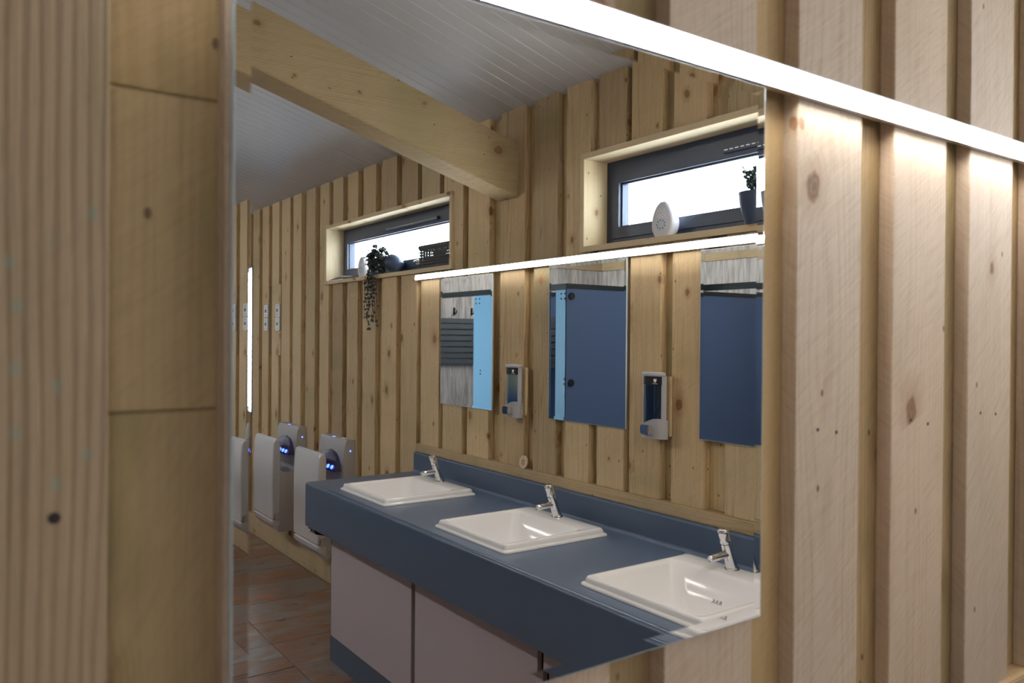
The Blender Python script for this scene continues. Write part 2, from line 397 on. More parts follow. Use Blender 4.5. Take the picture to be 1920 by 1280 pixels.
# -- wall with the big mirror (y = 0 is the mirror's plane)
F0, F1, F2 = .007, .029, .047
def gable(bm, y0, y1):
    prism(bm, [(UB + .17, -.05), (UB + .17, ZC0 - TC*.17 + .05), (UR, ZR + .05), (UC - .1, ZC0 + .02), (UC - .1, -.05)], y0, y1)
bm = bmesh.new(); gable(bm, F2, .15)
wall_front = finish(bm, 'wall_front', M['dark_gap'], None); setup(wall_front, kind='structure')
RA = [(-.056, .0895), (.1665, .330), (.405, .5495), (.627, .773), (.8525, .992), (1.071, 1.2155), (1.288, 1.433), (1.505, 1.65), (1.72, 1.865)]
u = -.056
while u > UC + .2:
    RA.insert(0, (u - .22, u - .075)); u -= .22
def rail_cut(u): return 1.022 if u > 1.385 else .15
def board_a(name, a, b, y0, y1, mat, z0, z1, lean=0.0, joints=()):
    zs = [z0, *joints, z1]
    for c, d in zip(zs, zs[1:]):
        bm = bmesh.new(); v = bx(bm, a, b, y0, y1, c + (0.0004 if c != z0 else 0), d - (0.0004 if d != z1 else 0))
        if d == z1 and z1 > 2.2:      # top follows the roof
            for q in v:
                if q.co.z > d - .01: q.co.z = zceil(q.co.x) + .004
        o = finish(bm, name, mat, wall_front, bevel=.0012, seg=1, origin=((a + b)/2, (y0 + y1)/2, (z0 + z1)/2))
    return o
edges = []
for a, b in RA:
    m = (a + b) / 2
    o = board_a('board', a, b, F0, F1, M['board_ridged'] if abs(m - .017) < .03 else M['board_pale'], rail_cut(m), 2.5)
    if .8 < m < 2:
        for i, (fx, zz) in enumerate(((.32, 1.462), (.66, 1.458))):
            bm = bmesh.new(); c = Vector((a + (b - a) * fx + random.uniform(-.006, .006), F0, zz + random.uniform(-.006, .006)))
            lathe(bm, [(c + Vector((0, .001, 0)), (0, -1, 0), .0026), (c + Vector((0, -.0006, 0)), (0, -1, 0), .0024)], 8)
            finish(bm, 'nail', M['nail'], o)
    if abs(m - .017) < .03:
        bm = bmesh.new(); c = Vector((.058, F0, 1.459)); lathe(bm, [(c + Vector((0, .001, 0)), (0, -1, 0), .0042), (c + Vector((0, -.0006, 0)), (0, -1, 0), .0038)], 12); finish(bm, 'nail', M['nail'], o)
gaps = [(RA[i][1], RA[i+1][0]) for i in range(len(RA) - 1)] + [(RA[-1][1], UB + .02)]
for a, b in gaps:
    m = (a + b) / 2
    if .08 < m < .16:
        board_a('backing_board', a - .02, b + .02, F1, F2, M['board_olive_shaded'], .15, 2.5, joints=(1.524, 1.755))
    else:
        board_a('backing_board', a - .02, b + .02, F1, F2, M['board_back'], rail_cut(m), 2.5)
box('skirting_board', M['rail_x'], wall_front, UC, 1.385, F0 - .004, F2, 0.004, .15, bevel=.002, origin=(0, F0, .07))
box('wall_rail', M['rail_x'], wall_front, 1.385, UB, F0 - .012, F2, .982, 1.022, bevel=.002, origin=(1.7, F0, 1.0))
box('lower_panel', M['rail_x'], wall_front, 1.385, UB, F1, F2, .004, .982, origin=(1.7, F1, .5))

# -- basin wall
def wall_plate(bm, x0, x1, s0, s1, z0, z1, holes):
    S = sorted({s0, s1, *[q for h in holes for q in h[:2]]}); Zs = sorted({z0, z1, *[q for h in holes for q in h[2:]]})
    for a, b in zip(S, S[1:]):
        for c, d in zip(Zs, Zs[1:]):
            ms, mz = (a + b)/2, (c + d)/2
            if any(h[0] < ms < h[1] and h[2] < mz < h[3] for h in holes): continue
            bx(bm, x0, x1, Y(a), Y(b), c, d)
HOLES = [W1, W2, W3]
bm = bmesh.new(); wall_plate(bm, 2.04, 2.17, .45, SE + .1, -.05, 2.66, HOLES)
wall_right = finish(bm, 'wall_right', M['dark_gap'], None); setup(wall_right, kind='structure')
RB = [(.665, .81), (.875, 1.02), (1.085, 1.23), (1.295, 1.44), (1.515, 1.66), (1.745, 1.888), (1.942, 2.092), (2.12, 2.266), (2.313, 2.457), (2.515, 2.668),
      (2.735, 2.915), (3.005, 3.185), (3.232, 3.41), (3.452, 3.637), (3.682, 3.86), (3.918, 4.095), (4.178, 4.345), (4.418, 4.572), (4.64, 4.795), (4.858, 5.008),
      (5.095, 5.255), (5.35, 5.508), (5.57, 5.742), (5.802, 5.955), (6.03, 6.18), (6.255, 6.41), (6.50, 6.65), (6.73, 6.88), (6.96, 7.11), (7.19, 7.34)]
ZT = ZC0 + .004
def zlo_b(m): return 1.024 if m < 3.665 else .152
def board_b(name, a, b, x0, x1, mat):
    lo = zlo_b((a + b)/2)
    for piece in clip_boxes(a, b, lo, ZT, HOLES):
        bm = bmesh.new()
        for c, d, z0, z1 in piece: bx(bm, x0, x1, Y(c), Y(d), z0, z1)
        z0 = min(q[2] for q in piece); z1 = max(q[3] for q in piece)
        finish(bm, name, mat, wall_right, bevel=.0012 if len(piece) == 1 else 0, seg=1, origin=((x0 + x1)/2, Y((a + b)/2), (z0 + z1)/2))
for a, b in RB: board_b('board', a, b, UB, UB + .031, M['board'])
gaps = [(.592, RB[0][0])] + [(RB[i][1], RB[i+1][0]) for i in range(len(RB) - 1)]
for a, b in gaps: board_b('backing_board', a - .02, b + .02, UB + .031, UB + .04, M['board_back'])
box('skirting_board', M['rail'], wall_right, UB - .012, UB + .04, Y(3.66), Y(SE), .004, .152, bevel=.003, origin=(UB, Y(5.5), .07))
box('wall_rail', M['rail'], wall_right, UB - .010, UB + .04, Y(.59), Y(3.665), .9815, 1.024, bevel=.003, origin=(UB, Y(2), 1.0))
box('lower_panel', M['board_back'], wall_right, UB + .013, UB + .04, Y(.59), Y(3.66), .004, .983, origin=(UB, Y(2), .5))

# -- end wall and the grey panelled wall
bm = bmesh.new()
wall_back = box('wall_back', M['dark_gap'], None, UC - .1, UB + .17, Y(SE) - .1, Y(SE) - .012, -.05, ZR + .1); setup(wall_back, kind='structure')
wall_left = box('wall_left', M['dark_gap'], None, UC - .1, UC - .012, Y(SE) - .1, .15, -.05, 2.66); setup(wall_left, kind='structure')
pu = UC
while pu < UB - .05:
    q = min(pu + .92, UB)
    box('wall_panel', M['panel_grey'], wall_back, pu + .001, q - .001, Y(SE) - .012, Y(SE), .004, 2.39, origin=((pu + q)/2, Y(SE), 1.2)); pu = q
box('wall_trim', M['rail_x'], wall_back, UC, UB, Y(SE) - .012, Y(SE) + .018, 2.39, 2.58, bevel=.002, origin=(0, Y(SE), 2.48))
bm = bmesh.new(); prism(bm, [(UB, 2.58), (UB, ZC0 + .003), (UR, ZR + .003), (UC, ZC0 + .003), (UC, 2.58)], Y(SE) - .012, Y(SE) - .002)
finish(bm, 'gable_panel', M['panel_grey'], wall_back)
ps = .592
while ps < SE - .05:
    q = min(ps + .98, SE)
    box('wall_panel', M['panel_grey'], wall_left, UC - .012, UC, Y(ps) - .001, Y(q) + .001, .004, 2.39, origin=(UC, Y((ps + q)/2), 1.2)); ps = q
box('wall_trim', M['rail'], wall_left, UC - .012, UC + .018, Y(.592), Y(SE), 2.39, 2.565, bevel=.002, origin=(UC, Y(4), 2.48))

# -- rafters
def rafter(name, u0, u1, label):
    bm = bmesh.new(); off0, off1 = -.157, -.385      # below the ceiling line
    za, zb = zceil(u0), zceil(u1)
    prism(bm, [(u0, za + off1), (u0, za + off0), (u1, zb + off0), (u1, zb + off1)], Y(2.93), Y(2.782))
    o = finish(bm, name, M['beam'], None, bevel=.003, origin=((u0 + u1)/2, Y(2.855), 2.6)); setup(o, label, 'beam')
    return o
rafter('roof_beam', UB + .0005, UR, 'thick knotty timber beam sloping down onto the board wall between the two high windows')
rafter('roof_beam', UR, UC + .02, 'timber beam sloping down to the grey panelled wall above the cubicles')

# -- made-up fill lights under the roof slope, added to brighten the room
UL, ZL = -1.0, 2.75
def fill_light(sc, label):
    root = empty('fill_light', (UL, Y(sc), ZL), label, 'fill light', 'added fill lights under the roof slope')
    box('housing', M['white_plastic'], root, UL - .05, UL + .05, Y(sc) - .75, Y(sc) + .75, ZL + .036, ZL + .065)
    box('diffuser', M['fill_lamp'], root, UL - .045, UL + .045, Y(sc) - .74, Y(sc) + .74, ZL, ZL + .0358, bevel=.01)
    for d in (-.6, .6):
        bm = bmesh.new(); cyl(bm, (UL, Y(sc) + d, ZL + .065), (UL, Y(sc) + d, zceil(UL) + .006), .008, 8); finish(bm, 'hanger', M['white_plastic'], root)
fill_light(3.3, 'added long white batten fill light under the roof slope, nearer the large square mirror')
fill_light(6.1, 'added long white batten fill light under the roof slope, above the end cubicles')

# ------------------------------------------------------------------ windows
def window(idx, W, vent, handle_s, reveal=.125):
    s0, s1, z0, z1 = W; t = .022
    root = empty('window_%d' % idx, (UB, Y((s0 + s1)/2), z0), kind='structure')
    y0, y1 = Y(s1), Y(s0); x0, x1 = UB - .015, UB + reveal
    box('lining_board', M['lining'], root, x0, x1, y0, y1, z0, z0 + t, bevel=.0015, origin=(UB, (y0+y1)/2, z0))
    box('lining_board', M['lining'], root, x0, x1, y0, y1, z1 - t, z1, bevel=.0015, origin=(UB, (y0+y1)/2, z1))
    box('lining_board', M['lining_v'], root, x0, x1, y0, y0 + t, z0 + t, z1 - t, bevel=.0015, origin=(UB, y0, (z0+z1)/2))
    box('lining_board', M['lining_v'], root, x0, x1, y1 - t, y1, z0 + t, z1 - t, bevel=.0015, origin=(UB, y1, (z0+z1)/2))
    y0 += t; y1 -= t; z0 += t; z1 -= t; xf = UB + .105
    bm = bmesh.new(); frame_ring(bm, xf, xf + .06, y0, y1, z0, z1, .042, .042, .042, .048); finish(bm, 'frame', M['frame'], root)
    sa = bmesh.new(); frame_ring(sa, xf - .008, xf + .045, y0 + .036, y1 - .036, z0 + .034, z1 - .042, .038, .038, .040, .046); sash = finish(sa, 'sash', M['frame'], root)
    be = bmesh.new(); frame_ring(be, xf + .006, xf + .02, y0 + .072, y1 - .072, z0 + .072, z1 - .086, .009, .009, .009, .009); finish(be, 'glazing_bead', M['frame'], sash)
    box('pane', M['glass'], sash, xf + .022, xf + .026, y0 + .07, y1 - .07, z0 + .07, z1 - .084)
    # trickle vent with slots
    va, vb = Y(vent[1]), Y(vent[0])
    v = box('trickle_vent', M['frame'], root, xf - .022, xf - .007, va, vb, z1 - .070, z1 - .052, bevel=.002)
    n = int((vb - va) / .022)
    for k in range(n):
        a = va + .008 + k * (vb - va - .016) / n
        box('slot', M['alu'], v, xf - .0235, xf - .0215, a, a + .014, z1 - .064, z1 - .0605)
    # lever handle on the bottom rail of the sash
    hy = Y(handle_s); h = empty('handle', (0, 0, 0)); h.parent = root; h.location = (xf - UB, hy - root.location.y, z0 + .055 - root.location.z)
    box('handle_plate', M['alu'], h, xf - .018, xf - .008, hy - .03, hy + .03, z0 + .043, z0 + .067, bevel=.003)
    bm = bmesh.new(); tube(bm, [(xf - .018, hy, z0 + .055), (xf - .04, hy, z0 + .055), (xf - .045, hy + .03, z0 + .057), (xf - .042, hy + .10, z0 + .058)], .007, 8)
    finish(bm, 'lever', M['alu'], h, smooth=60)
    return root
window(1, W1, (3.62, 4.22), 3.83)
window(2, W2, (1.05, 1.75), 1.57)
s0, s1, z0, z1 = W3
w3 = empty('window_3', (UB, Y((s0+s1)/2), z0), kind='structure')
bm = bmesh.new(); frame_ring(bm, UB - .004, UB + .11, Y(s1), Y(s0), z0, z1, .012, .004, .012, .012); finish(bm, 'frame', M['frame'], w3)
box('pane', M['glass'], w3, UB + .05, UB + .054, Y(s1) + .012, Y(s0) - .004, z0 + .012, z1 - .012)

# ------------------------------------------------------------------ mirrors
def mirror(name, label, plane, a, b, z0, z1, group=None, bw=.0118, rise=.00024, th=.006):
    """bevelled mirror; plane 'A' faces -y at y=0, plane 'B' faces -x; a,b along the wall"""
    if plane == 'A': P = lambda t, d, z: (t, -d, z)
    else: P = lambda t, d, z: (UB - .008 - d, Y(t), z)
    c = ((a + b)/2, 0, z0)
    root = empty(name, P(c[0], 0, z0), label, 'mirror', group)
    rect = lambda i, d: [P(a + i, d, z0 + i), P(b - i, d, z0 + i), P(b - i, d, z1 - i), P(a + i, d, z1 - i)]
    bm = bmesh.new()
    v = [bm.verts.new(q) for q in rect(bw, 0)]; bm.faces.new(v); bmesh.ops.recalc_face_normals(bm, faces=bm.faces)
    bm.free()
    bm = bmesh.new(); loft(bm, [rect(bw, -.002), rect(bw, 0)]); finish(bm, 'mirror_face', M['mirror'], root)
    # ground bevel: four strips
    o, i = rect(0, rise), rect(bw, 0); bo, bi = rect(0, -.002), rect(bw, -.002)
    bm = bmesh.new()
    for k in range(4):
        j = (k + 1) % 4
        vs = [bm.verts.new(q) for q in (o[k], o[j], i[j], i[k])]; bm.faces.new(vs)
    for k in range(4):
        j = (k + 1) % 4
        bm.faces.new([bm.verts.new(q) for q in (bo[k], bo[j], bi[j], bi[k])])
        bm.faces.new([bm.verts.new(q) for q in (o[k], o[j], bo[j], bo[k])])
    finish(bm, 'bevelled_edge', M['mirror'], root)
    e = .0008
    bm = bmesh.new()
    ro, ri = [P(a - e, rise, z0 - e), P(b + e, rise, z0 - e), P(b + e, rise, z1 + e), P(a - e, rise, z1 + e)], rect(0, rise)
    rb = [P(a - e, -th, z0 - e), P(b + e, -th, z0 - e), P(b + e, -th, z1 + e), P(a - e, -th, z1 + e)]
    loft(bm, [ri, ro, rb], cap0=False, cap1=True)
    finish(bm, 'glass_edge', M['glass_edge'], root)
    return root
mirror('wall_mirror', 'large square wall mirror close to the viewer, under the overexposed light strip', 'A', .1706, .778, 1.256, 1.873)
MG = 'upright mirrors above the basins'
mirror('wall_mirror', 'upright mirror near the hand dryers, showing dark slats and a pale blue post', 'B', 2.968, 3.420, 1.250, 1.862, MG)
mirror('wall_mirror', 'upright mirror between the two soap dispensers, showing a dark blue panel', 'B', 2.104, 2.552, 1.252, 1.868, MG)
mirror('wall_mirror', 'upright mirror beneath the high window with the egg shaped air freshener', 'B', 1.310, 1.757, 1.254, 1.864, MG)

# ------------------------------------------------------------------ light strips
def strip_a(u0, u1):
    r = empty('light_strip', (u0, -.005, 1.876), 'glowing white light strip running just above the large square mirror', 'light strip')
    bm = bmesh.new(); prism(bm, [(F0, 1.8752), (F0, 1.9015), (-.0105, 1.9015), (-.0105, 1.8995), (.0035, 1.8995), (.0035, 1.8768), (-.004, 1.8768), (-.004, 1.8752)], u0, u1, 'x'); finish(bm, 'channel', M['alu'], r)
    box('diffuser', M['led'], r, u0 + .002, u1 - .002, -.0115, .0034, 1.8769, 1.8994, bevel=.004, seg=3)
    for a in (u0 - .002, u1): box('end_cap', M['white_plastic'], r, a, a + .002, -.0115, F0, 1.8752, 1.9015)
def strip_b(s0, s1):
    r = empty('light_strip', (UB, Y(s1), 1.872), 'glowing white light strip above the three basin mirrors, below the high windows', 'light strip')
    bm = bmesh.new(); prism(bm, [(UB, 1.8700), (UB, 1.8965), (UB - .0195, 1.8965), (UB - .0195, 1.8945), (UB - .004, 1.8945), (UB - .004, 1.8716), (UB - .012, 1.8716), (UB - .012, 1.8700)], Y(s0), Y(s1)); finish(bm, 'channel', M['alu'], r)
    box('diffuser', M['led'], r, UB - .0205, UB - .0042, Y(s0) - .002, Y(s1) + .002, 1.8717, 1.8944, bevel=.004, seg=3)
    for a in (s0 - .002, s1): box('end_cap', M['white_plastic'], r, UB - .0205, UB, Y(a), Y(a + .002), 1.870, 1.8965)
strip_a(.13, 1.93)
strip_b(.66, 3.667)

# ------------------------------------------------------------------ basin counter
ZW = .882; UF = 1.396; SF = 3.66; SN = .60
BAS = [(3.182, 'white rectangular basin at the end nearest the hand dryers'), (2.321, 'white rectangular basin in the middle of the counter'), (1.498, 'white rectangular basin nearest the large square mirror')]
BU0, BU1, BHW = 1.460, 1.907, .2295
counter = empty('basin_counter', (1.7, Y(2.1), 0), 'blue grey laminate basin counter with deep front edge and low upstand', 'counter')
bm = bmesh.new()
S = sorted({SN, SF, *[q for c, _ in BAS for q in (c - .205, c + .205)]}); xs = [UF + .012, BU0 + .02, BU1 - .03, UB + .010]
for i, (a, b) in enumerate(zip(S, S[1:])):
    for j, (c, d) in enumerate(zip(xs, xs[1:])):
        if j == 1 and any(abs((a + b)/2 - q) < .1 for q, _ in BAS): continue
        bx(bm, c, d, Y(a), Y(b), ZW - .03, ZW)
finish(bm, 'worktop', M['worktop'], counter)
bm = bmesh.new(); r = .014
prof = [(UF + .03, ZW - .001)] + [(UF + r - r * math.sin(t), ZW - r + r * math.cos(t)) for t in [k * PI/2/6 for k in range(7)]]
prof = [(UF + .012, ZW)] + prof[1:] + [(UF, .678), (UF + .004, .674), (UF + .026, .674), (UF + .026, ZW - .03), (UF + .012, ZW - .03)]
prism(bm, prof, Y(SN), Y(SF)); finish(bm, 'front_edge', M['worktop'], counter, smooth=30)
bm = bmesh.new()                                        # coved upstand
prof = [(UB - .025 - .014 + .014 * math.sin(t) , ZW + .014 - .014 * math.cos(t)) for t in [k * PI/2/6 for k in range(7)]]
prof = prof + [(UB - .025, .975), (UB - .020, .981), (UB + .010, .981), (UB + .010, ZW)]
prism(bm, prof, Y(SN), Y(SF)); finish(bm, 'upstand', M['worktop'], counter, smooth=30)
box('end_panel', M['worktop'], counter, UF + .026, UB - .02, Y(SF), Y(SF) + .022, .674, ZW - .03)
# cabinet below: each front panel its own thing-part
UP = 1.525
PANS = [(2.837, 3.655), (2.000, 2.807), (1.170, 1.970), (.61, 1.140)]
for a, b in PANS:
    box('front_panel', M['door_grey'], counter, UP, UP + .018, Y(a), Y(b), .128, .80, bevel=.001, origin=(UP, Y((a+b)/2), .4))
    box('plinth', M['worktop'], counter, UP + .002, UP + .018, Y(a - .01), Y(b if b < 3.6 else 3.66), .004, .126, origin=(UP, Y((a+b)/2), .06))
box('carcass', M['black'], counter, UP + .02, UB - .02, Y(.61), Y(3.65), .004, .674)
box('side_panel', M['black'], counter, UP + .004, UB - .02, Y(3.652), Y(3.668), .004, .674)
bm = bmesh.new(); prism(bm, [(1.43, .655), (1.545, .62), (1.545, .60), (1.44, .63)], Y(3.64), Y(3.72)); finish(bm, 'bracket', M['black'], counter, bevel=.003)
bm = bmesh.new(); lathe(bm, [((1.432, Y(3.68), .642), (-1, 0, .3), .008), ((1.424, Y(3.68), .645), (-1, 0, .3), .008)], 12); finish(bm, 'bracket_screw', M['chrome'], counter, smooth=40)

def basin(c, label):
    cx = (BU0 + BU1)/2; cy = Y(c); hx = (BU1 - BU0)/2; hy = BHW
    root = empty('wash_basin', (cx, cy, ZW), label, 'basin', 'basins in the blue counter')
    z = ZW + .0006
    bcx, bhx = cx - .036, .163
    R = [rrect(cx, cy, hx, hy, .016, z), rrect(cx, cy, hx, hy, .016, z + .004), rrect(cx, cy, hx - .003, hy - .003, .015, z + .008), rrect(cx, cy, hx - .009, hy - .009, .014, z + .010),
         rrect(cx, cy, hx - .011, hy - .011, .014, z + .020), rrect(cx, cy, hx - .015, hy - .015, .013, z + .0255), rrect(cx, cy, hx - .020, hy - .020, .012, z + .027),
         rrect(bcx, cy, bhx + .006, hy - .030, .022, z + .0265), rrect(bcx, cy, bhx, hy - .036, .026, z + .024), rrect(bcx, cy, bhx - .006, hy - .042, .03, z + .016),
         rrect(bcx + .008, cy, bhx - .035, hy - .072, .04, z - .035), rrect(bcx + .014, cy, bhx - .066, hy - .105, .045, z - .085), rrect(bcx + .018, cy, bhx - .088, hy - .130, .045, z - .104),
         rrect(bcx + .02, cy, .03, .03, .0299, z - .110)]
    bm = bmesh.new(); loft(bm, R, cap0=False)
    # underside shell so that the bowl is solid
    finish(bm, 'bowl', M['ceramic'], root, smooth=40)
    bm = bmesh.new(); q = (bcx + .02, cy, z - .1095)
    lathe(bm, [(q, (0, 0, 1), .026), ((q[0], q[1], q[2] + .003), (0, 0, 1), .025), ((q[0], q[1], q[2] + .003), (0, 0, 1), .016), ((q[0], q[1], q[2] + .001), (0, 0, 1), .014)], 20)
    finish(bm, 'waste', M['chrome'], root, smooth=40)
    # maker's mark on the slope under the tap
    cu = bpy.data.curves.new('basin_mark', 'FONT'); cu.body = 'RAK'; cu.size = .017; cu.extrude = .0002; cu.align_x = 'CENTER'; cu.space_character = 1.2
    to = bpy.data.objects.new('mark_tmp', cu); C.objects.link(to)
    dg = bpy.context.evaluated_depsgraph_get(); me = bpy.data.meshes.new_from_object(to.evaluated_get(dg)); bpy.data.objects.remove(to)
    o = bpy.data.objects.new('maker_mark', me); C.objects.link(o); me.materials.append(M['ink_grey']); o.parent = root
    # slope at the back of the bowl, between the rings at z-.035 and z-.085
    A3 = Vector((bcx + .008 + bhx - .035, cy, z - .035)); B3 = Vector((bcx + .014 + bhx - .066, cy, z - .085))
    upv = (A3 - B3).normalized(); xv = Vector((0, -1, 0)); nv = xv.cross(upv)
    if nv.x > 0: nv = -nv; xv = -xv
    pos = A3.lerp(B3, .35) + nv * .0012 - root.location
    o.matrix_local = Matrix(((xv.x, upv.x, nv.x, pos.x), (xv.y, upv.y, nv.y, pos.y), (xv.z, upv.z, nv.z, pos.z), (0, 0, 0, 1)))
    return root
def tap(c, label):
    x, y, z = 1.868, Y(c), ZW + .0276
    root = empty('push_tap', (x, y, z), label, 'tap', 'chrome push taps')
    ax = Vector((-.36, 0, 1)).normalized()
    P = lambda t: Vector((x, y, z)) + ax * t * 1.06
    bm = bmesh.new()
    lathe(bm, [((x, y, z), (0, 0, 1), .022), ((x, y, z + .004), (0, 0, 1), .0215), (P(.008), ax, .0175), (P(.03), ax, .0155), (P(.075), ax, .0150), (P(.079), ax, .0145)], 24)
    finish(bm, 'body', M['chrome'], root, smooth=40)
    bm = bmesh.new(); a = P(.048); b = Vector((x - .098, y, z + .043))
    d = (b - a).normalized()
    lathe(bm, [(a, d, .0115), (a.lerp(b, .5), d, .0105), (b - d * .004, d, .0105), (b, d, .0085), (b - d * .004, d, .007)], 20)
    finish(bm, 'spout', M['chrome'], root, smooth=50)
    bm = bmesh.new()
    lathe(bm, [(P(.0795), ax, .0125), (P(.083), ax, .0125), (P(.0835), ax, .0165), (P(.094), ax, .0165), (P(.096), ax, .0155), (P(.112), ax, .0165), (P(.118), ax, .0165), (P(.1215), ax, .0135), (P(.123), ax, .007)], 24)
    finish(bm, 'push_button', M['chrome'], root, smooth=40)
for c, lab in BAS:
    basin(c, lab)
for c, lab in ((3.205, 'chrome push tap on the basin nearest the hand dryers'), (2.335, 'chrome push tap on the middle basin'), (1.520, 'chrome push tap on the basin nearest the large square mirror')):
    tap(c, lab)

# ------------------------------------------------------------------ soap dispensers
def dispenser(sc, label, fill):
    y = Y(sc); u1 = UB - .001
    root = empty('soap_dispenser', (u1, y, 1.24), label, 'dispenser', 'soap dispensers between the mirrors')
    hw = .056
    box('backing_block', M['board'], root, u1 - .014, u1, y - hw + .006, y + hw - .016, 1.248, 1.450, bevel=.002)
    xb, xf = u1 - .0145, u1 - .066
    def shell(z0, z1, d, inset=0):
        n = 10; pr = [(xb, y - hw + .008 + inset), (xb, y + hw - .034 - inset)]
        for k in range(n + 1):
            t = -1 + 2 * k / n; pr.append((xf + d + .016 * (abs(t) ** 3), y - t * (hw - inset)))
        return pr
    bm = bmesh.new(); prism(bm, shell(0, 0, .004), 1.245, 1.452, 'z'); finish(bm, 'housing', M['silver_matte'], root, smooth=40)
    bm = bmesh.new(); prism(bm, shell(0, 0, -.001), 1.452, 1.464, 'z'); finish(bm, 'lid', M['silver'], root, bevel=.003, smooth=40)
    n = 12; bm = bmesh.new()                              # lower cover with a wavy top edge
    for k in range(n):
        t0, t1 = -1 + 2*k/n, -1 + 2*(k+1)/n
        zz = lambda t: 1.300 - .010 * math.sin(t * 2.2 - .4)
        xx = lambda t: xf + .016 * (abs(t) ** 3)
        ya, yb = y - t0 * hw, y - t1 * hw
        v = [(xx(t0), ya, 1.242), (xx(t1), yb, 1.242), (xx(t1), yb, zz(t1)), (xx(t0), ya, zz(t0))]
        w_ = [(q[0] + .012, q[1], q[2]) for q in v]
        vs = [bm.verts.new(q) for q in v + w_]
        for f_ in ((0, 1, 2, 3), (7, 6, 5, 4), (3, 2, 6, 7), (1, 0, 4, 5)): bm.faces.new([vs[i] for i in f_])
    finish(bm, 'lower_cover', M['silver_matte'], root, smooth=40)
    bm = bmesh.new(); prism(bm, shell(0, 0, .0015, .006), 1.285, 1.451, 'z'); finish(bm, 'level_window', fill, root, smooth=40)
    bm = bmesh.new(); prism(bm, [(a - .0006 if a < xb else a, b) for a, b in shell(0, 0, .0015, .006)], 1.422, 1.451, 'z'); finish(bm, 'window_top', M['black'], root, smooth=40)
    box('push_button', M['chrome'], root, xf - .020, xf + .004, y - .030, y + .012, 1.256, 1.288, bevel=.004, smooth=40)
    # shield mark with a line under it
    zx = xf + .0005; ym = y + .022
    bm = bmesh.new(); prism(bm, [(ym - .006, 1.443), (ym + .006, 1.443), (ym + .006, 1.436), (ym + .003, 1.432), (ym, 1.4305), (ym - .003, 1.432), (ym - .006, 1.436)], zx - .0012, zx + .0004, 'x')
    finish(bm, 'shield_mark', M['ink_white'], root)
    box('mark_line', M['ink_white'], root, zx - .0012, zx + .0004, ym - .011, ym + .011, 1.4265, 1.4278)
dispenser(2.742, 'silver soap dispenser with teal soap, between the mirrors nearest the hand dryers', M['soap_teal'])
dispenser(1.922, 'silver soap dispenser with dark blue soap, next to the mirror under the second window', M['soap_dark'])

# wooden token leaning on the rail
bm = bmesh.new(); c = Vector((UB - .012, Y(2.715), 1.0245 + .0285)); ax = Vector((-1, 0, .16)).normalized()
lathe(bm, [(c - ax * .002, ax, .0275), (c + ax * .002, ax, .0275)], 28)
tok = finish(bm, 'wooden_disc', M['wooddisc'], None, origin=(c.x, c.y, 1.0245)); setup(tok, 'small round wooden disc with brown print leaning on the rail above the counter', 'disc')
upv = Vector((.16, 0, 1)).normalized()
for k, (hw, dz) in enumerate(((.003, .017), (.012, .008), (.014, .003), (.010, -.002), (.014, -.007), (.009, -.012))):
    q = c + ax * .0021 + upv * dz
    bm = bmesh.new(); vs = []
    for d_ in (0, .0004):
        for a, b in ((-hw, -.0012), (hw, -.0012), (hw, .0012), (-hw, .0012)): vs.append(bm.verts.new(q + ax * d_ + Vector((0, a, 0)) + upv * b))
    for f_ in ((0,1,2,3),(7,6,5,4),(0,4,5,1),(1,5,6,2),(2,6,7,3),(3,7,4,0)): bm.faces.new([vs[i] for i in f_])
    finish(bm, 'printed_line', M['ink'], tok)

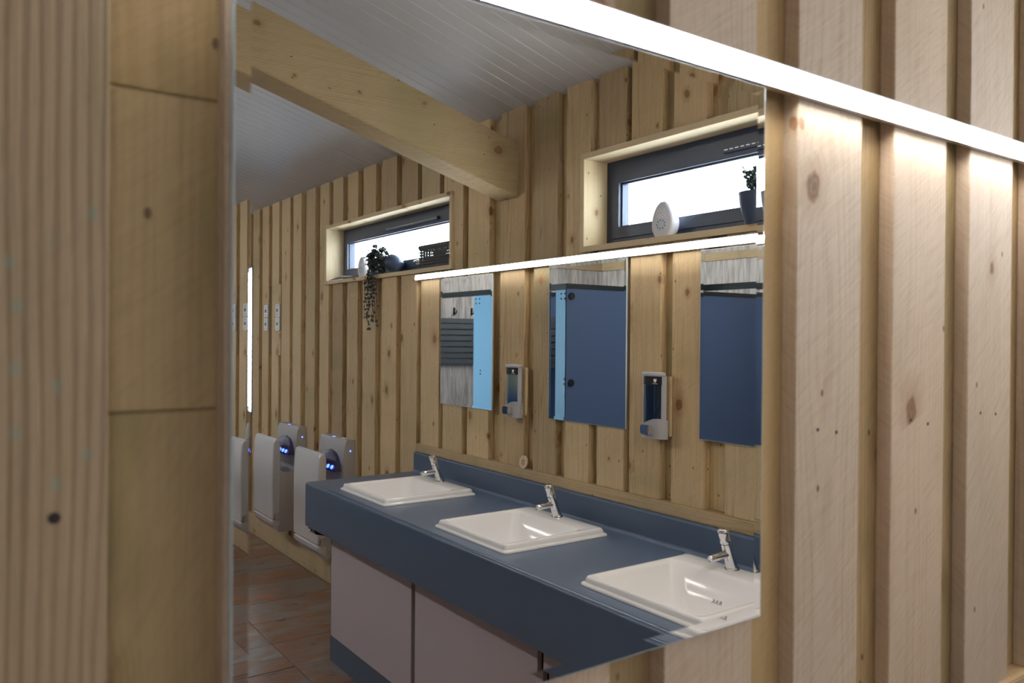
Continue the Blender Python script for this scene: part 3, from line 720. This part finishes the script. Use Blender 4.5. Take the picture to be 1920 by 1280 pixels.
# ------------------------------------------------------------------ hand dryers
def arc(cx, cz, r, a0, a1, n=6, rz=None):
    return [(cx + r * math.cos(math.radians(a0 + (a1 - a0) * k / n)), cz + (rz or r) * math.sin(math.radians(a0 + (a1 - a0) * k / n))) for k in range(n + 1)]
def dryer(s0, label):
    s1 = s0 + .39; y0, y1 = Y(s1), Y(s0); ym = (y0 + y1)/2; zb = .265
    root = empty('hand_dryer', (UB, ym, zb), label, 'hand dryer', 'hand dryers beyond the counter')
    P = lambda pr: [(UB - d, zb + z) for d, z in pr]
    def rounded(o, wd):
        md = o.modifiers.new('rounding', 'BEVEL'); md.width = wd; md.segments = 4; md.limit_method = 'ANGLE'; md.angle_limit = math.radians(50)
    # d = distance from the wall, z from the bottom: tall back, slot for the hands, low front wall
    body = [(.012, .0), (.0, .015), (.0, .692), (.052, .692), (.058, .675), (.064, .645), (.068, .61), (.072, .56), (.072, .425)] + arc(.128, .432, .056, 180, 360, 10, .036) + [(.186, .44), (.186, .56), (.206, .56), (.212, .50), (.212, .06), (.202, .02), (.185, .0)]
    bm = bmesh.new(); prism(bm, P(body), y0, y1); o = finish(bm, 'body', M['silver_matte'], root, smooth=35); rounded(o, .016)
    front = [(.176, .12), (.178, .585), (.182, .606), (.190, .622), (.203, .626), (.218, .618), (.227, .595), (.232, .50), (.234, .36), (.232, .088), (.214, .088), (.214, .12)]
    bm = bmesh.new(); prism(bm, P(front), y0 - .003, y1 + .003); o = finish(bm, 'front_shell', M['silver'], root, smooth=35); rounded(o, .020)
    tray = [(.170, .010), (.212, .028), (.231, .058), (.232, .085), (.170, .085)]
    bm = bmesh.new(); prism(bm, P(tray), y0 - .002, y1 + .002); finish(bm, 'drip_tray', M['silver'], root, bevel=.008, seg=3, smooth=35)
    # half-moon visor overhanging the slot
    n = 9; rings = []
    for k in range(n + 1):
        t = k / n; hw = .165 * math.sqrt(max(0.0, 1 - t * t)) + .004; z = zb + .505 + .115 * t; d = .074 + .050 * (1 - t) ** .8
        rings.append([(UB - .066, ym - hw, z), (UB - .066, ym + hw, z), (UB - d + .006, ym + hw * .98, z), (UB - d, ym + hw * .8, z), (UB - d, ym - hw * .8, z), (UB - d + .006, ym - hw * .98, z)])
    bm = bmesh.new(); loft(bm, rings); v = finish(bm, 'visor', M['visor'], root, smooth=40)
    for k in range(4):
        q = Vector((UB - .1205, y1 - .062 - k * .058, zb + .530)); ax = Vector((-1, 0, .5)).normalized()
        bm = bmesh.new(); lathe(bm, [(q - ax * .004, ax, .0125), (q + ax * .0025, ax, .011)], 12); finish(bm, 'blue_light', M['blue_led'], v)
    bm = bmesh.new(); q = Vector((UB - .028, y1 - .0006, zb + .625)); lathe(bm, [(q, (0, 1, 0), .0055), (q + Vector((0, .0018, 0)), (0, 1, 0), .005)], 12); finish(bm, 'power_light', M['blue_led'], root)
    lb = box('rating_label', M['silver'], root, UB - .085, UB - .03, y1 - .0002, y1 + .0006, zb + .10, zb + .145)
    for k in range(4): box('label_line', M['ink_grey'], lb, UB - .08, UB - .04, y1 + .0005, y1 + .0009, zb + .108 + k * .009, zb + .1095 + k * .009)
    box('top_sensor', M['ink_white'], root, UB - .045, UB - .02, ym + .08, ym + .13, zb + .6915, zb + .6932)
    box('top_light', M['blue_led'], root, UB - .048, UB - .036, ym - .03, ym - .005, zb + .6915, zb + .6930)
dryer(5.235, 'silver hand dryer standing free of the counter, farther along the board wall')
dryer(4.445, 'silver hand dryer partly hidden behind the end of the blue counter')

# ------------------------------------------------------------------ fan switches on wooden pads
for i, (sc, side) in enumerate(((6.225, 'farther from the high window'), (6.0, 'nearer to the high window'))):
    pass
SW = [(6.06, 'column farther from the high window'), (5.80, 'column nearer the high window')]
for sc, where in SW:
    pad = box('switch_pad', M['board'], None, UB + .001, UB + .026, Y(sc + .035), Y(sc - .038), 1.43, 1.955, bevel=.002, origin=(UB + .01, Y(sc), 1.43))
    pad.parent = wall_right
    for z0, which in ((1.715, 'upper'), (1.615, 'lower')):
        root = empty('wall_switch', (UB, Y(sc), z0), '%s white switch plate in the %s' % (which, where), 'switch', 'switch plates on the board wall')
        box('plate', M['white_plastic'], root, UB - .012, UB - .0005, Y(sc) - .043, Y(sc) + .043, z0, z0 + .093, bevel=.003)
        box('rocker', M['ink_grey'], root, UB - .016, UB - .0115, Y(sc) - .012, Y(sc) + .012, z0 + .035, z0 + .060, bevel=.0015)
        for dz in (.016, .077):
            bm = bmesh.new(); q = Vector((UB - .012, Y(sc), z0 + dz)); lathe(bm, [(q, (-1, 0, 0), .006), (q + Vector((-.0012, 0, 0)), (-1, 0, 0), .005)], 8); finish(bm, 'screw', M['ink_grey'], root)

# ------------------------------------------------------------------ things on the window sills
ZS = 1.927
def egg_points(cx, cy, z0, w_, h_, t, n=28):
    """egg outline in y-z, thickness along x, lofted"""
    rings = []
    for f_, d in ((.86, 0), (.96, .10), (1.0, .4), (.96, .8), (.84, 1)):
        r = []
        for k in range(n):
            a = 2 * PI * k / n; zz = math.sin(a); yy = math.cos(a)
            wz = 1 - .16 * zz
            z = max(z0, z0 + h_ * (.47 + .53 * zz * f_) )
            r.append((cx + (d - .5) * t, cy + yy * w_/2 * f_ * wz, z))
        rings.append(r)
    return rings
def freshener(sc, label):
    cx = UB + .052; root = empty('air_freshener', (cx, Y(sc), ZS), label, 'freshener', 'egg shaped air fresheners on the sills')
    bm = bmesh.new(); loft(bm, egg_points(cx, Y(sc), ZS + .0005, .100, .130, .046)); finish(bm, 'shell', M['egg'], root, smooth=50)
    xf = cx - .0232
    for ring_, n, r, zc, mat, name in ((1, 6, .011, .088, 'ink_white', 'vent_dot'), (2, 10, .020, .088, 'ink_white', 'vent_dot'), (1, 9, .019, .048, 'ink_blue', 'blue_dot')):
        for k in range(n):
            a = 2 * PI * (k + .5 * ring_) / n; q = Vector((xf, Y(sc) + r * math.cos(a), ZS + zc + r * .8 * math.sin(a)))
            bm = bmesh.new(); lathe(bm, [(q, (-1, 0, 0), .0033), (q + Vector((-.0006, 0, 0)), (-1, 0, 0), .003)], 8); finish(bm, name, M[mat], root)
freshener(1.972, 'white egg shaped air freshener with blue dots on the sill of the near window')
freshener(4.44, 'white rounded air freshener behind the trailing plant on the far window sill')
# papers
for k, (sc, du, lab) in enumerate(((4.74, 0, 'white folded leaflet lying flat on the far window sill'),)):
    root = empty('leaflet', (UB + .03, Y(sc), ZS), lab, 'leaflet')
    bm = bmesh.new(); prism(bm, [(UB - .01, ZS + .0005), (UB + .085, ZS + .0005), (UB + .085, ZS + .004), (UB - .01, ZS + .004)], Y(sc + .09), Y(sc - .10)); finish(bm, 'page', M['paper'], root)
    bm = bmesh.new(); vs = [bm.verts.new(q) for q in ((UB - .01, Y(sc + .09), ZS + .0045), (UB + .085, Y(sc + .09), ZS + .0045), (UB + .085, Y(sc - .10), ZS + .025), (UB - .01, Y(sc - .10), ZS + .022),
                                                (UB - .01, Y(sc + .09), ZS + .0055), (UB + .085, Y(sc + .09), ZS + .0055), (UB + .085, Y(sc - .10), ZS + .026), (UB - .01, Y(sc - .10), ZS + .023))]
    for f_ in ((3,2,1,0),(4,5,6,7),(0,1,5,4),(1,2,6,5),(2,3,7,6),(3,0,4,7)): bm.faces.new([vs[i] for i in f_])
    finish(bm, 'page', M['paper'], root)
def leaf_disc(bm, c, n, r, tip=0.0, seg=6):
    n = n.normalized(); a = n.orthogonal().normalized(); b = n.cross(a); ph = random.random() * 6.28
    ring = []
    for k in range(seg):
        t = ph + 2*PI*k/seg; rr_ = r * (1 + (tip if k == 0 else 0))
        ring.append(bm.verts.new(c + (a * math.cos(t) + b * math.sin(t)) * rr_))
    ct = bm.verts.new(c + n * r * .35); cb = bm.verts.new(c - n * r * .12)
    for k in range(seg):
        j = (k + 1) % seg; bm.faces.new((ring[k], ring[j], ct)); bm.faces.new((ring[j], ring[k], cb))
# trailing plant on the far window sill
pc = Vector((UB + .045, Y(4.03), ZS + .060))
plant = empty('trailing_plant', (pc.x, pc.y, ZS), 'trailing plant with small round dark leaves hanging from the far window sill', 'plant')
axp = Vector((-.35, -.80, .50)).normalized()
bm = bmesh.new()
lathe(bm, [(pc - axp * .048, axp, .026), (pc - axp * .044, axp, .036), (pc - axp * .018, axp, .049), (pc + axp * .014, axp, .051), (pc + axp * .040, axp, .044), (pc + axp * .045, axp, .041), (pc + axp * .036, axp, .038), (pc + axp * .026, axp, .01)], 24)
zmin = min(v.co.z for v in bm.verts); bmesh.ops.translate(bm, verts=bm.verts, vec=(0, 0, ZS + .0005 - zmin)); pc.z += ZS + .0005 - zmin
finish(bm, 'pot', M['pot_dark'], plant, smooth=40)
lc = Vector((UB + .0, Y(4.145), ZS + .080))
lv = bmesh.new(); stb = bmesh.new()
for k in range(420):
    v = Vector((random.gauss(0, 1), random.gauss(0, 1), random.gauss(0, 1))).normalized() * random.uniform(.35, 1.0)
    q = lc + Vector((v.x * .055 - .008, v.y * .118, v.z * .090))
    if q.z < ZS + .006 and q.x > UB - .03: q.x = UB - .03 - random.random() * .03
    leaf_disc(lv, q, Vector((random.uniform(-1, 1) - .5, random.uniform(-1, 1), random.uniform(-.5, 1))), random.uniform(.008, .013))
for k in range(16):
    y = Y(4.17) + random.uniform(-.085, .075); L = random.uniform(.12, .33) if k < 9 else random.uniform(.06, .16)
    x = UB - random.uniform(.022, .045); pts = [(UB - .005, y, ZS + .03), (x, y, ZS - .01)]
    ph = random.random() * 6
    n = int(L / .022)
    for i in range(n):
        z = ZS - .02 - i * .022; yy = y + .007 * math.sin(i * .9 + ph); pts.append((x, yy, z))
        for sgn in (-1, 1):
            if random.random() < .8:
                leaf_disc(lv, Vector((x + random.uniform(-.006, .006), yy + sgn * random.uniform(.004, .011), z + random.uniform(-.006, .006))), Vector((-1, random.uniform(-1, 1), random.uniform(-.5, .5))), random.uniform(.006, .0095))
    tube(stb, pts, .0009, 4)
for k in range(9):
    t = random.uniform(-.5, .5); tube(stb, [lc + Vector((.0, .02 * k - .08, .05)), lc + Vector((.01, .022 * k - .09, .09)), lc + Vector((.0, .024 * k - .10 + t * .02, .10 + random.random() * .025))], .0008, 4)
fo = finish(lv, 'foliage', M['leaf'], plant); fo['kind'] = 'stuff'
st = finish(stb, 'trailing_stems', M['stem'], plant); st['kind'] = 'stuff'
# small plant in a dark pot on the near window sill
q0 = Vector((UB + .045, Y(1.585), ZS + .0005))
pp = empty('potted_plant', q0, 'small bushy plant in a dark tapered pot on the near window sill', 'plant')
bm = bmesh.new(); zax = (0, 0, 1)
lathe(bm, [(q0, zax, .030), (q0 + Vector((0, 0, .01)), zax, .034), (q0 + Vector((0, 0, .07)), zax, .050), (q0 + Vector((0, 0, .105)), zax, .054), (q0 + Vector((0, 0, .106)), zax, .050), (q0 + Vector((0, 0, .095)), zax, .046)], 24)
finish(bm, 'pot', M['pot_dark'], pp, smooth=40)
lv = bmesh.new(); stb = bmesh.new()
for k in range(26):
    a = random.random() * 6.28; r_ = random.uniform(.005, .05); hgt = random.uniform(.03, .095)
    b = q0 + Vector((0, 0, .095)); t = b + Vector((math.cos(a) * r_ * .8, math.sin(a) * r_ * 1.2, hgt)); tube(stb, [b, b.lerp(t, .5) + Vector((0, 0, .01)), t], .0010, 4)
    for j in range(7):
        c_ = b.lerp(t, .45 + .09 * j) + Vector((random.uniform(-.009, .009), random.uniform(-.009, .009), random.uniform(-.006, .01)))
        leaf_disc(lv, c_, Vector((random.uniform(-1, 1), random.uniform(-1, 1), random.random())), random.uniform(.004, .008), .6)
fo = finish(lv, 'foliage', M['leaf2'], pp); fo['kind'] = 'stuff'
st = finish(stb, 'stems', M['stem'], pp); st['kind'] = 'stuff'
# perforated basket with lid
def perf(bm, O, A_, B_, na, nb, r, th):
    """plate from O spanned by A_, B_, with na x nb round holes (8-gons), thickness th along the normal"""
    A_, B_, O = Vector(A_), Vector(B_), Vector(O); n = A_.cross(B_).normalized() * th
    ca, cb = A_ / na, B_ / nb
    for side in (0, 1):
        for i in range(na):
            for j in range(nb):
                c = O + ca * (i + .5) + cb * (j + .5) + n * side
                sq = [bm.verts.new(c + ca * a * .5 + cb * b * .5) for a, b in ((1,0),(1,1),(0,1),(-1,1),(-1,0),(-1,-1),(0,-1),(1,-1))]
                cr = [bm.verts.new(c + (ca.normalized() * math.cos(k*PI/4) + cb.normalized() * math.sin(k*PI/4)) * r) for k in range(8)]
                for k in range(8): bm.faces.new((sq[k], sq[(k+1) % 8], cr[(k+1) % 8], cr[k]))
bk = empty('storage_basket', (UB + .05, Y(3.51), ZS), 'black perforated storage basket with a lid on the far window sill', 'basket')
xa, xb_, ya, yb, za, zb = UB + .002, UB + .092, Y(3.665), Y(3.36), ZS + .0008, ZS + .098
bm = bmesh.new()
perf(bm, (xa, ya, za + .012), (0, yb - ya, 0), (0, 0, zb - za - .012), 21, 6, .0047, .002)
perf(bm, (xb_ - .002, ya, za + .012), (0, yb - ya, 0), (0, 0, zb - za - .012), 21, 6, .0047, .002)
perf(bm, (xa, ya + .002, za + .012), (xb_ - xa, 0, 0), (0, 0, zb - za - .012), 6, 6, .0047, .002)
perf(bm, (xa, yb, za + .012), (xb_ - xa, 0, 0), (0, 0, zb - za - .012), 6, 6, .0047, .002)
finish(bm, 'basket_sides', M['black'], bk)
box('basket_base', M['black'], bk, xa, xb_, ya, yb, za, za + .012)
box('lid', M['black'], bk, xa - .005, xb_ + .004, ya - .005, yb + .005, zb, zb + .022, bevel=.004)

# ------------------------------------------------------------------ cubicles facing the basins
ZP = 2.0
def slat_board(label, facing, a, b, s, z0=1.285, z1=1.785, n=8):
    """horizontal slats on a surface at s, from u=a to u=b (faces +y)"""
    y = Y(s); root = empty('slatted_board', ((a + b)/2, y, z0), label, 'slatted board', 'slatted boards in the cubicles')
    pitch = (z1 - z0) / n
    for k in range(n):
        box('slat', M['slat'], root, a, b, y + .016, y + .034, z0 + k * pitch, z0 + (k + 1) * pitch - .012, bevel=.003)
    for q in (a + .12, b - .12): box('batten', M['black'], root, q - .02, q + .02, y + .0006, y + .0158, z0, z1 - .012)
M['slat'] = plain('dark_grey_slat', srgb(84, 92, 98), .5)
def pilaster(root, s0, s1, u, bolts):
    o = box('pilaster', M['pilaster'], root, u - .018, u, Y(s0), Y(s1), .12, ZP - .045, bevel=.001)
    for sb, zz in bolts:
        bm = bmesh.new(); q = Vector((u, Y(sb), zz)); lathe(bm, [(q, (1, 0, 0), .0085), (q + Vector((.003, 0, 0)), (1, 0, 0), .007)], 10); finish(bm, 'bolt', M['black'], o)
    for sb in (s0 + .05, s1 - .05):
        bm = bmesh.new(); cyl(bm, (u - .009, Y(sb), .0042), (u - .009, Y(sb), .12), .014, 12); finish(bm, 'foot', M['chrome'], o, smooth=40)
def partition(root, s, u0, u1, face=1):
    o = box('partition', M['partition'], root, u1, u0, Y(s) - .018, Y(s), .12, ZP - .035, bevel=.001)
    box('top_trim', M['headrail'], o, u1, u0, Y(s) - .022, Y(s) + .004, ZP - .035, ZP + .004)
    for uu in (u0 - .15, u1 + .3):
        bm = bmesh.new(); cyl(bm, (uu, Y(s) - .009, .0042), (uu, Y(s) - .009, .12), .014, 12); finish(bm, 'foot', M['chrome'], o, smooth=40)
    return o
c1 = empty('cubicle', (-.5, Y(5.5), 0), 'dark blue cubicle with an end panel and narrow pale blue post', 'cubicle')
pn = partition(c1, 4.88, 0, UC + .002)
for zz in (1.905, 1.22):
    bm = bmesh.new(); q = Vector((-.045, Y(4.88), zz)); lathe(bm, [(q, (0, 1, 0), .030), (q + Vector((0, .012, 0)), (0, 1, 0), .028)], 20); finish(bm, 'hinge_cap', M['black'], pn)
pilaster(c1, 4.885, 5.02, 0, [(4.905, 1.925), (4.905, 1.885), (4.95, 1.925), (4.95, 1.885), (4.905, 1.25), (4.905, 1.21)])
box('headrail', M['headrail'], c1, -.024, .004, Y(4.88) - .004, Y(5.918), ZP - .045, ZP + .004)
c2 = empty('cubicle', (-.5, Y(6.6), 0), 'cubicle with a wide pale blue post and grey end wall', 'cubicle')
partition(c2, 5.95, -.028, UC + .002)
pilaster(c2, 5.925, 6.24, 0, [(6.14, 1.925), (6.14, 1.885), (6.20, 1.925), (6.20, 1.885), (6.12, 1.27), (6.12, 1.24)])
box('headrail', M['headrail'], c2, -.024, .004, Y(5.932), Y(SE) + .003, ZP - .045, ZP + .004)
c0 = empty('cubicle', (-1.5, Y(4.0), 0), 'set back cubicle front with headrail beside the dark blue end panel', 'cubicle')
pilaster(c0, 3.40, 3.76, -.92, [(3.70, 1.925), (3.70, 1.885), (3.66, 1.925), (3.66, 1.885)])
box('headrail', M['headrail'], c0, -.944, -.916, Y(3.0), Y(4.875), ZP - .045, ZP + .004)
partition(c0, 3.02, -.92, UC + .002)
slat_board('dark grey slatted board hung on the grey end wall, under two hooks', 1, -1.30, -.12, SE)
slat_board('dark grey slatted board hung on the dark blue cubicle partition', 1, -1.60, -.30, 5.93)
for uu, lab in ((-.46, 'black coat hook on the grey end wall, nearer the cubicle opening'), (-.68, 'black coat hook on the grey end wall, farther inside the cubicle')):
    y = Y(SE); root = empty('coat_hook', (uu, y, 1.81), lab, 'hook', 'coat hooks')
    box('hook_plate', M['black'], root, uu - .012, uu + .012, y + .0005, y + .006, 1.81, 1.89, bevel=.002)
    bm = bmesh.new(); tube(bm, [(uu, y + .004, 1.835), (uu, y + .03, 1.825), (uu, y + .05, 1.835), (uu, y + .052, 1.86)], .006, 8); finish(bm, 'prong', M['black'], root, smooth=60)
